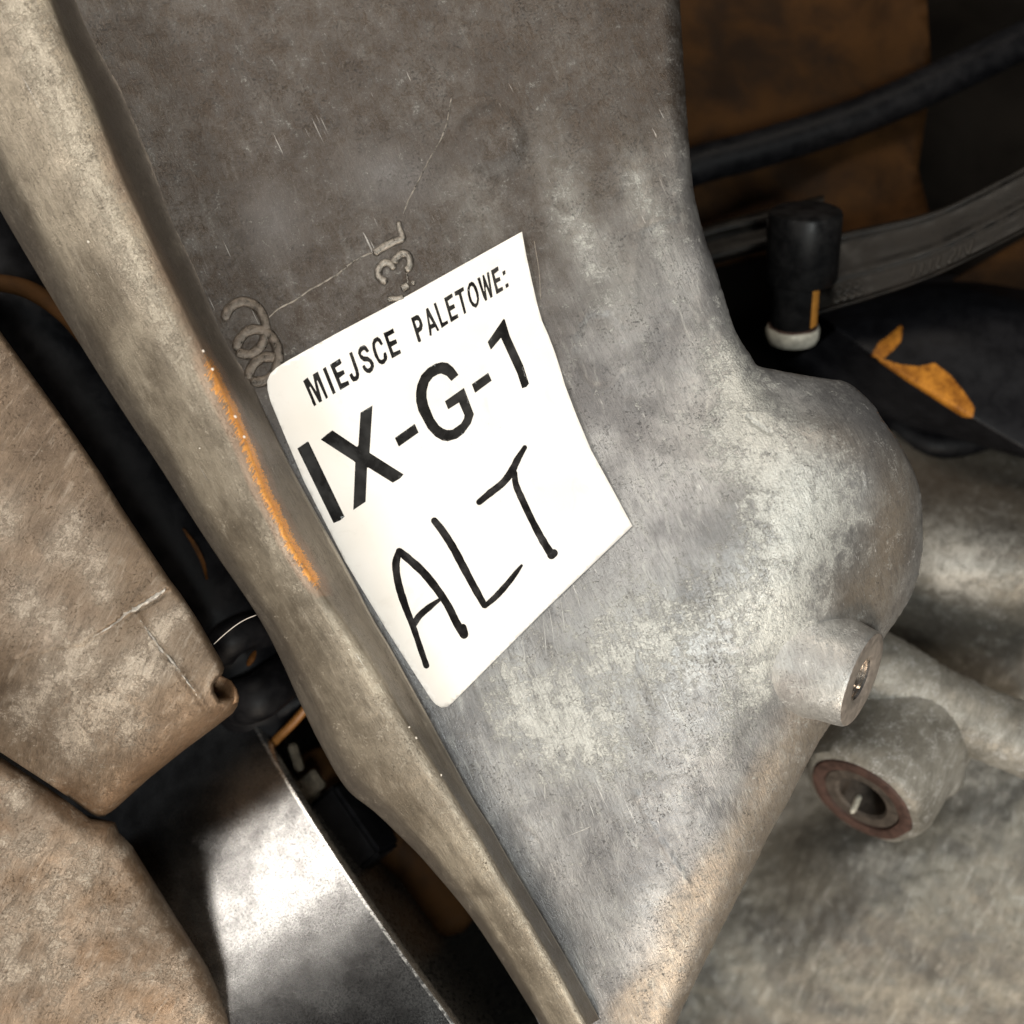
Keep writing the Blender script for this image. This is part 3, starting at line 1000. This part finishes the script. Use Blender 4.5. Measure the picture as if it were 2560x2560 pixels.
def br_surface(p):
    z = br_z(p) + 7
    z -= round_edge(dist_poly(p, BR_right), 24)
    z -= round_edge(dist_poly(p, BR_bot), 70) * .9
    z -= round_edge(dist_poly(p, BR[12:20]), 10)
    seam = [(40, 1650), (124, 1618), (205, 1608), (290, 1550), (340, 1515), (412, 1472), (440, 1462)]
    # face above the seam stands 1.3 mm proud, with a ridge along the seam
    L = np.array(seam, float)
    yl = np.interp(p[:, 0], L[:, 0], L[:, 1])
    z += 1.3 * sst(yl - p[:, 1], -4, 4) * sst(p[:, 0], 60, 260)
    z += bump_line(p, seam, 6, .55)
    z += bump_line(p, [(335, 1533), (365, 1572), (400, 1620), (440, 1668), (480, 1720), (517, 1775)], 8, .5)
    z += .22 * nz(p, .012, 3.0) + .12 * nz(p, .05, 6.0)
    return z


def br_zone(p):
    G = np.zeros(len(p))
    for x, y, r in [(175, 1310, 40), (230, 1395, 45), (260, 1470, 35), (140, 1380, 35), (150, 1690, 60), (215, 1620, 50), (330, 1650, 40), (300, 1720, 45),
                    (390, 1600, 30), (420, 1660, 28), (365, 1690, 35), (240, 1780, 60), (400, 1560, 30), (450, 1540, 30), (130, 1560, 40), (180, 1860, 60),
                    (60, 1500, 60), (0, 1300, 60), (330, 1820, 40), (60, 1780, 50)]:
        G += .7 * blob(p, x, y, r, r * 1.3, 20)
    B = .5 * blob(p, 480, 1560, 60, 60) + .4 * blob(p, 260, 1230, 40, 120, -35)
    T = .6 * np.exp(-(dist_poly(p, BR_bot) / 45) ** 2)
    return np.clip(np.stack([0 * G, G, B, T], 1), 0, 1)


sheet("bracket_body", [BR], 7, br_surface, m_bracket, bracket, edge_step=6, skirt=24, attr=br_zone, lean=(-.55, -.05))
TAB = [(500, 1660), (556, 1690), (578, 1702), (592, 1722), (598, 1742), (596, 1756), (560, 1765), (500, 1770)]


def tab_surface(p):
    return -2 + 6 * sst(p[:, 0] + .5 * (p[:, 1] - 1720), 545, 600) - round_edge(dist_poly(p, TAB[1:6]), 12) + .1 * nz(p, .05, 1.0)


_bz = lambda x, y: float(br_surface(np.array([[x, y]], float))[0])
tube("casting_seam", [(x, y, _bz(x, y) - .1) for x, y in [(200, 1612), (250, 1580), (290, 1553), (315, 1532), (340, 1516), (380, 1492), (415, 1471)]],
     [.2, .35, .55, .65, .95, .85, .6], m_emblem, bracket, 60, 10, .3, .6)
tube("casting_seam", [(x, y, _bz(x, y) - .12) for x, y in [(338, 1535), (365, 1572), (400, 1620), (440, 1668), (480, 1720), (512, 1768)]],
     [.1, .28, .4, .34, .25, .1], m_emblem, bracket, 120, 8, .3, 1.2)
sheet("bracket_tab", [TAB], 6, tab_surface, m_bracket, bracket, edge_step=5, skirt=16, lean=(-.55, -.05))

low = thing("rounded_casting", "brown rounded aluminium casting in the lower left below the curved groove", "casting")
LO = [(-150, 1800), (0, 1892), (124, 1972), (172, 2006), (227, 2048), (270, 2052), (288, 2056), (298, 2082), (332, 2117), (352, 2150), (420, 2260),
      (520, 2420), (620, 2640), (-150, 2640)]
lo_z = rbf([(-150, 1850, -2), (60, 2000, 0), (180, 2080, -3), (270, 2120, -7), (200, 2250, -3), (330, 2260, -8), (0, 2300, 2), (350, 2450, -4),
            (500, 2560, -8), (100, 2600, 0)])


def lo_surface(p):
    return lo_z(p) + 5 - round_edge(dist_poly(p, LO[:-1]), 55) + .22 * nz(p, .012, 13.0) + .1 * nz(p, .05, 16.0)


sheet("casting_body", [LO], 8, lo_surface, m_bracket, low, edge_step=6, skirt=26, lean=(-.55, -.2),
      attr=lambda p: np.clip(np.stack([0 * p[:, 0], .3 + .5 * nz(p, .012, 3.3), 0 * p[:, 0], .3 + .3 * nz(p, .006, 5.0)], 1), 0, 1))

# ------------------------------------------------------------------ polished drum
drum = thing("steel_drum", "shiny black polished steel drum with a bright rim below the brown bracket", "drum")
dax = Vector((.755, .655, 0)).normalized()          # along the drum, up-right in the picture
dp = Vector((.655, -.755, 0)).normalized()          # across, down-right
P0 = W(790, 2058, -18)
RD = 220.0
TH0 = math.radians(28)                              # tilt of the surface at P0 towards the upper left
cen = P0 + dp * (RD * math.sin(TH0)) * MM - Vector((0, 0, 1)) * RD * math.cos(TH0) * MM
lathe("drum_shell", cen, dax, [(RD, -150), (RD, -100), (RD, -50), (RD, -4), (RD, -1.9), (RD, -1.3), (RD + .3, -1.2)], m_drum, drum, 420)
lathe("drum_rim", cen, dax, [(RD + .25, -1.2), (RD + .3, -.4), (RD - .3, 0), (RD - 3, .1), (RD - 3.2, -5), (0, -5.2)], m_machined, drum, 420)

# ------------------------------------------------------------------ things in the dark gap on the left
pipe = tube("coolant_pipe", [(-120, 460, -30), (130, 860, -34), (290, 1110, -36), (450, 1380, -38), (590, 1620, -42), (680, 1830, -52)], 12.5,
            m_rubber, None, 120, 40)
tag(pipe, "thick black pipe running down the gap between bracket and flange", "pipe")
pm = loft("amber_reflection", [[(455, 1322, -25.2), (481, 1365, -25.3), (503, 1410, -25.5), (515, 1450, -25.9)],
                           [(462, 1322, -25.3), (492, 1362, -25.5), (512, 1405, -25.9), (520, 1448, -26.6)]], 20, m_dull, pipe, 6)  # thin strip standing in for an orange reflection on the pipe
sl = thing("hose_clamp", "black clamp band around the pipe under the thin pale fibre", "clamp")
tube("clamp_band", [(540, 1640, -30), (575, 1600, -27), (620, 1580, -30), (690, 1590, -40)], 5.0, m_rubber, sl, 40, 20, .8)
tube("clamp_band", [(570, 1760, -32), (640, 1745, -28), (700, 1700, -34), (760, 1650, -46)], 6.5, m_rubber, sl, 40, 20, .8)
tube("amber_glint", [(618, 1665, -23), (628, 1648, -22), (640, 1625, -23.5)], [.5, .9, .4], m_dull, sl, 20, 8, .5)  # small strip standing in for an orange glint
cb = tube("orange_highlight_strip", [(640, 1910, -44), (690, 1850, -39), (725, 1815, -37.5), (765, 1770, -37), (830, 1690, -42)], 1.3, m_highlight, None, 40, 12)  # orange strip standing in for a thin highlight on black
tag(cb, "thin orange strip standing in for a highlight under the flange", "cable")
tk = tube("black_cable", [(560, 1830, -52), (640, 1800, -44), (700, 1770, -42), (790, 1730, -44)], 4.2, m_rubber, None, 40, 16)
tag(tk, "black cable beside the orange highlight strip under the flange", "cable")
hr = tube("loose_fibre", [(533, 1612, 6), (560, 1587, 8), (590, 1563, 9), (615, 1548, 8), (642, 1537, 7)], .11, m_hair, None, 50, 6)
tag(hr, "thin pale hair spanning the dark gap beside the bracket notch", "fibre")


def block(name, px, py, z, sx, sy, sz, rot, mat, parent=None, bev=.5):
    bm = bmesh.new()
    bmesh.ops.create_cube(bm, size=1)
    bmesh.ops.scale(bm, vec=(sx * MM, sy * MM, sz * MM), verts=bm.verts)
    bmesh.ops.bevel(bm, geom=bm.edges[:], offset=bev * MM, segments=2, affect='EDGES')
    me = bpy.data.meshes.new(name)
    bm.to_mesh(me)
    bm.free()
    o = link(name, me, mat, parent, smooth=False)
    o.location = W(px, py, z)
    o.rotation_euler = (random.uniform(-.3, .3), random.uniform(-.3, .3), math.radians(rot))
    return o


cl = thing("wiring_clip", "worn beige metal wiring clip half hidden beside the drum rim", "clip")
for a in [(741, 1893, -38, 2.6, 8, 2, 20), (698, 1918, -34, 2.2, 6, 2, 30), (722, 1965, -34, 7, 4, 3, -25), (768, 1970, -42, 10, 6, 3, 40),
          (752, 2003, -44, 12, 5, 3, 45)]:
    block("clip_piece", *a, m_bits, cl)
bb = thing("black_module", "square black plastic module in the gap under the lower flange", "module")
block("module_case", 860, 2085, -48, 20, 24, 14, 42, m_rubber, bb, 1.2)
block("module_lug", 945, 2120, -46, 6, 4, 4, 20, m_bits, bb, .6)
cov = tube("sheathed_cable", [(760, 1880, -62), (820, 1960, -58), (920, 2050, -60), (1050, 2160, -64), (1160, 2330, -60)], 8, m_panel, None, 50, 24)
tag(cov, "dull brown sheathed cable deep under the lower flange", "cable")
hk = tube("bent_bracket_rod", [(-60, 700, -14), (60, 720, -13), (150, 775, -12), (215, 850, -14), (250, 905, -18)], [2.2, 2.4, 2.4, 2.0, 1.6], m_panel, None, 50, 14, .8)
tag(hk, "dark brown rod lying under the upper flange at the left edge", "rod")

# ------------------------------------------------------------------ upper right: panel, strap, connector, cover
panel = sheet("brown_panel", [[(1560, -260), (2300, -260), (2330, 200), (2295, 420), (2330, 560), (2150, 600), (1900, 640), (1560, 700)]], 30,
              lambda p: -88 + .02 * (p[:, 0] - 1900) * .2 + 1.5 * nz(p, .004, 2.0) + 5 * blob(p, 2150, 470, 150), m_panel, None, 25, 6)
tag(panel, "dark rust brown panel behind the black connector", "panel")
panel2 = sheet("side_panel", [[(2290, 760), (2400, 690), (2620, 560), (2700, 900), (2450, 980)]], 30,
               lambda p: -86 + 1.2 * nz(p, .004, 8.0), m_panel, None, 25, 6)
tag(panel2, "brown panel glimpsed between the lettered strap and the black cover", "panel")
bar = tube("black_rail", [(1600, 480, -76), (1740, 415, -76), (1900, 372, -77), (2150, 290, -78), (2500, 130, -80), (2760, 0, -82)], 6.0, m_rubber, None, 60, 24)
tag(bar, "black rail crossing the top right above the connector", "rail")
strap = thing("lettered_strap", "black plastic strap with faint raised lettering running right from the connector", "strap")
top = [(2060, 596, -56), (2120, 577, -55), (2200, 560, -54), (2330, 528, -51), (2436, 480, -48), (2640, 372, -44)]
bot = [(2040, 788, -52), (2095, 772, -51), (2150, 756, -50), (2310, 702, -47), (2436, 645, -44), (2640, 540, -40)]


def lerp_rail(f, dz):
    a, b = catmull(top, 40), catmull(bot, 40)
    r = a * (1 - f) + b * f
    r[:, 2] += dz
    return [tuple(x) for x in r]


loft("strap_band", [lerp_rail(0.03, -9), lerp_rail(0, -1), lerp_rail(.01, .9), lerp_rail(.05, 1.3), lerp_rail(.10, .9), lerp_rail(.13, 0), lerp_rail(.45, .5),
                    lerp_rail(.60, .9), lerp_rail(.64, .2), lerp_rail(.70, .3), lerp_rail(.93, .2), lerp_rail(.955, 1.0), lerp_rail(.985, 1.0), lerp_rail(1, -.5),
                    lerp_rail(.98, -9)], 90, m_strap, strap, 70)


def strap_pt(f, g, dz=.35):
    a, b = catmull(top, 200), catmull(bot, 200)
    i = int(min(199, max(0, g * 199)))
    r = a[i] * (1 - f) + b[i] * f
    return (r[0], r[1], r[2] + .35 + dz)


def mark(pts, rad=.42):
    tube("raised_mark", [strap_pt(f, g) for f, g in pts], rad, m_print, strap, 14, 8, .5)


# row of raised characters along the lower edge (strokes only just legible in the photograph)
g0 = .385
for k in range(4):
    g = g0 + k * .034
    mark([(.70, g + .012), (.88, g)])
mark([(.88, g0 + 3 * .034), (.88, g0 + 3 * .034 + .018)])
mark([(.72, g0 + .155), (.70, g0 + .175), (.78, g0 + .178), (.88, g0 + .150), (.88, g0 + .176)])
mark([(.70, g0 + .205), (.88, g0 + .195)])
mark([(.70, g0 + .225), (.88, g0 + .235), (.70, g0 + .26)])
for (f, g) in [(.74, .08), (.74, .115), (.74, .15), (.86, .075), (.86, .105), (.86, .135), (.86, .165)]:
    mark([(f - .035, g), (f - .035, g + .02), (f + .035, g + .018), (f + .035, g - .002), (f - .03, g)], .3)

lstrap = loft("retaining_band", [[(1640, 612, -74), (1760, 566, -70), (1930, 520, -64), (2060, 486, -58)],
                                 [(1640, 618, -70), (1760, 572, -66), (1930, 527, -60), (2060, 493, -54)],
                                 [(1640, 640, -70), (1762, 594, -66), (1930, 552, -60), (2060, 520, -54)],
                                 [(1640, 646, -72), (1762, 600, -68), (1930, 558, -62), (2060, 526, -56)],
                                 [(1640, 700, -71), (1770, 655, -67), (1930, 610, -61), (2060, 575, -55)],
                                 [(1640, 712, -80), (1770, 667, -76), (1930, 622, -70), (2060, 587, -64)]], 60, m_strap, None, 30)
tag(lstrap, "black band passing behind the housing edge to the connector", "band")

conn = thing("sensor_connector", "black cylindrical sensor connector with orange stripe and ivory tip", "connector")
ca = Vector((.055, -.86, -.50)).normalized()
co = W(2015, 524, -38)
lathe("connector_body", co, ca, [(0, 0), (8.9, 0), (9.9, .5), (10.3, 1.4), (10.3, 20.0), (9.8, 20.7), (6.0, 20.8)], m_black, conn, 64)
co = co + Vector((-.0014, 0, 0))
lathe("connector_collar", co, ca, [(6.8, 20.4), (6.8, 34.2), (6.5, 34.6)], m_black, conn, 48)
lathe("connector_tip", co, ca, [(6.4, 34.4), (7.5, 34.9), (7.8, 35.8), (7.6, 38.2), (6.8, 39.6), (0, 40.2)], m_ivory, conn, 48, wob=.05)
lathe("rust_ring", co, ca, [(6.9, 34.3), (7.35, 34.5), (7.35, 35.1)], m_rust, conn, 48, wob=.1)
# find the side of the collar that faces the camera, then paint the stripe a little to the right of it
lathe("orange_stripe", co, ca, [(6.86, 21.2), (6.9, 21.6), (6.9, 33.2), (6.86, 33.6)], m_amber, conn, 8, math.radians(-62), math.radians(-30), ref=(0, 0, 1))
block("connector_latch", 1952, 640, -52, 7, 22, 10, 3, m_rubber, conn, .8)

cover = thing("black_cover", "black moulded cover with an orange patch on its front edge", "cover")
RA = [
    [(1990, 760, -98), (2180, 700, -98), (2420, 690, -96), (2640, 720, -92)],
    [(2010, 770, -80), (2190, 722, -79), (2420, 725, -74), (2640, 780, -70)],
    [(2060, 795, -70), (2230, 790, -66), (2420, 830, -62), (2640, 910, -60)],
    [(2080, 810, -66), (2215, 850, -62), (2430, 960, -59), (2640, 1050, -58)],
    [(2090, 822, -65), (2184, 889, -60.5), (2418, 1036, -58), (2600, 1140, -58)],
    [(2088, 826, -66), (2180, 893, -62), (2412, 1042, -60), (2590, 1150, -60)],
    [(2030, 870, -76), (2130, 940, -74), (2320, 1062, -73), (2500, 1130, -74)],
    [(1960, 905, -86), (2080, 980, -86), (2250, 1064, -86), (2420, 1100, -88)],
    [(1930, 900, -110), (2070, 990, -110), (2240, 1066, -110), (2420, 1100, -110)],
]
PATCH = ([(2200, 900), (2250, 916), (2300, 921), (2335, 912), (2372, 940), (2405, 980), (2432, 1020), (2428, 1040), (2408, 1038), (2330, 988), (2260, 942)],
         [(2184, 888), (2200, 860), (2225, 842), (2252, 818), (2248, 852), (2228, 874), (2205, 894)])


def cover_attr(flat, u, v):  # warm light on the front edge, painted as an orange mask
    p = flat[:, :2]
    m = np.zeros(len(p))
    for lp in PATCH:
        L = np.array(lp, float)
        d = dist_poly(p, L, True)
        m = np.maximum(m, np.where(inside(p, [L]), .40 + .60 * sst(d, 0, 24), sst(8 - d, 0, 8) * .4))
    return np.stack([m, 0 * m, 0 * m], 1)


def cover_mat():
    n = NT("black_cover_with_warm_light")
    R, G, B = n.attr()
    a = n.noise(.2, 5, .6, .3)
    f = n.noise(1.1, 4, .65)
    c = n.mix(n.ramp(a, .3, .7), (.0035, .0035, .0045), (.0065, .0065, .008))
    o = n.mix(n.ramp(n.math('ADD', n.math('MULTIPLY', a, .6), n.math('MULTIPLY', f, .4)), .38, .62), (.16, .056, .007), (.42, .17, .02))
    m = n.ramp(n.math('ADD', R, n.math('MULTIPLY', f, .4)), .20, .50)
    m = n.math('MULTIPLY', m, n.ramp(R, .02, .25))
    return n.out(n.mix(m, c, o), n.ramp(a, .3, .7, .42, .6), 0, n.math('ADD', a, n.math('MULTIPLY', f, .6)), .12, .0003, .15)


loft("cover_shell", RA, 170, cover_mat(), cover, 150, attr=cover_attr)

ring = thing("rubber_ring", "black rubber ring under the lower end of the black cover", "ring")
tube("ring_body", [(2190, 1000, -92), (2235, 1058, -86), (2280, 1095, -84), (2340, 1112, -82), (2420, 1105, -82), (2500, 1070, -84), (2620, 980, -90)], 4.4, m_rubber, ring, 60, 20)
tube("ring_lip", [(2200, 1020, -98), (2245, 1085, -92), (2300, 1125, -90), (2380, 1140, -88), (2470, 1130, -88), (2620, 1060, -92)], 2.4, m_black, ring, 60, 16)

# ------------------------------------------------------------------ rear casting, lower right
rear = thing("rear_casting", "dull grey brown rear casting with a strut and bushing lug in the lower right", "casting")
RE = [(1980, 980), (2100, 1040), (2230, 1075), (2300, 1120), (2420, 1130), (2700, 1080), (2700, 2760), (1420, 2760), (1600, 2400), (1800, 1900)]
re_z = rbf([(2050, 1060, -78), (2280, 1150, -78), (2420, 1200, -78), (2600, 1150, -80), (2320, 1300, -62), (2420, 1380, -54), (2600, 1400, -50),
            (2340, 1460, -58), (2420, 1560, -66), (2330, 1600, -76), (2250, 1600, -80), (2600, 1640, -66), (2200, 1800, -82), (2420, 1900, -68),
            (2000, 1900, -86), (1950, 2100, -84), (2050, 2130, -76), (2200, 2120, -68), (2380, 2080, -66), (2600, 2000, -62),
            (1800, 2400, -80), (2100, 2350, -72), (2400, 2300, -66), (2650, 2400, -60), (1700, 2700, -82), (2200, 2700, -74), (2600, 2700, -66)])


def re_surface(p):
    return re_z(p) - 7 * blob(p, 2180, 1960, 220, 200) - 10 * blob(p, 2280, 1640, 160, 80, 30) + .6 * nz(p, .008, 21.0) + .3 * nz(p, .04, 22.0)


def re_zone(p):
    R = .95 * blob(p, 2380, 1200, 220, 110) + .6 * blob(p, 2000, 2080, 160, 200) + .4 * blob(p, 2420, 1600, 200, 50, 30)
    G = .9 * blob(p, 2400, 1400, 150, 120) + .5 * blob(p, 2170, 2140, 90, 50) + .45 * blob(p, 2420, 1900, 90, 120)  # includes the lit band, painted pale
    B = .8 * blob(p, 2300, 1640, 200, 70, 32) + .6 * blob(p, 2050, 2080, 120, 60, 40)  # includes the diagonal shadow band, painted dark
    return np.clip(np.stack([R, G, B], 1), 0, 1)


sheet("rear_wall", [RE], 10, re_surface, m_rear, rear, edge_step=10, skirt=30, attr=re_zone)
m_rear2 = cast_metal("dull_cast_strut", (.30, .285, .25), (.155, .145, .122), (.66, .66, .65), (.1, .08, .06), use_zone=False, speck=.8, metal=.25, scratch=0)
tube("strut", [(2090, 1640, -58), (2200, 1680, -52), (2320, 1750, -50), (2436, 1800, -47), (2640, 1880, -42)], [12, 11.5, 11, 10.5, 10.5], m_rear2, rear, 70, 36, wob=.05)
ln = Vector((-.62, -.59, .515)).normalized()
lo_ = W(2150, 2000, -40)
lug = lathe("bushing_lug", lo_, ln, [(19.4, -40), (19.2, -20), (19.0, -7), (18.4, -3.4), (17.0, -1.2), (15.2, -.4)], m_rear2, rear, 72, wob=.05)
lathe("rust_collar", lo_, ln, [(15.2, -.5), (14.8, .2), (13.2, .5), (11.6, .1), (11.3, -.8)], m_rust, lug, 64, wob=.03)
lathe("bushing", lo_, ln, [(11.4, -.9), (10.9, -.4), (8.0, -.5), (7.2, -1.2), (7.0, -14), (0, -14)], m_rustdark, lug, 64)
tube("web", [(2215, 1740, -58), (2270, 1800, -54), (2310, 1880, -54), (2330, 1960, -60)], [9, 11, 11, 9], m_rear2, rear, 40, 24, wob=.08)
pin = tube("bore_pin", [(2128, 2034, -36), (2150, 1985, -40)], .95, m_ivory, lug, 16, 10)

for o in scene.objects:
    if o.type == 'MESH':
        o.data.validate()
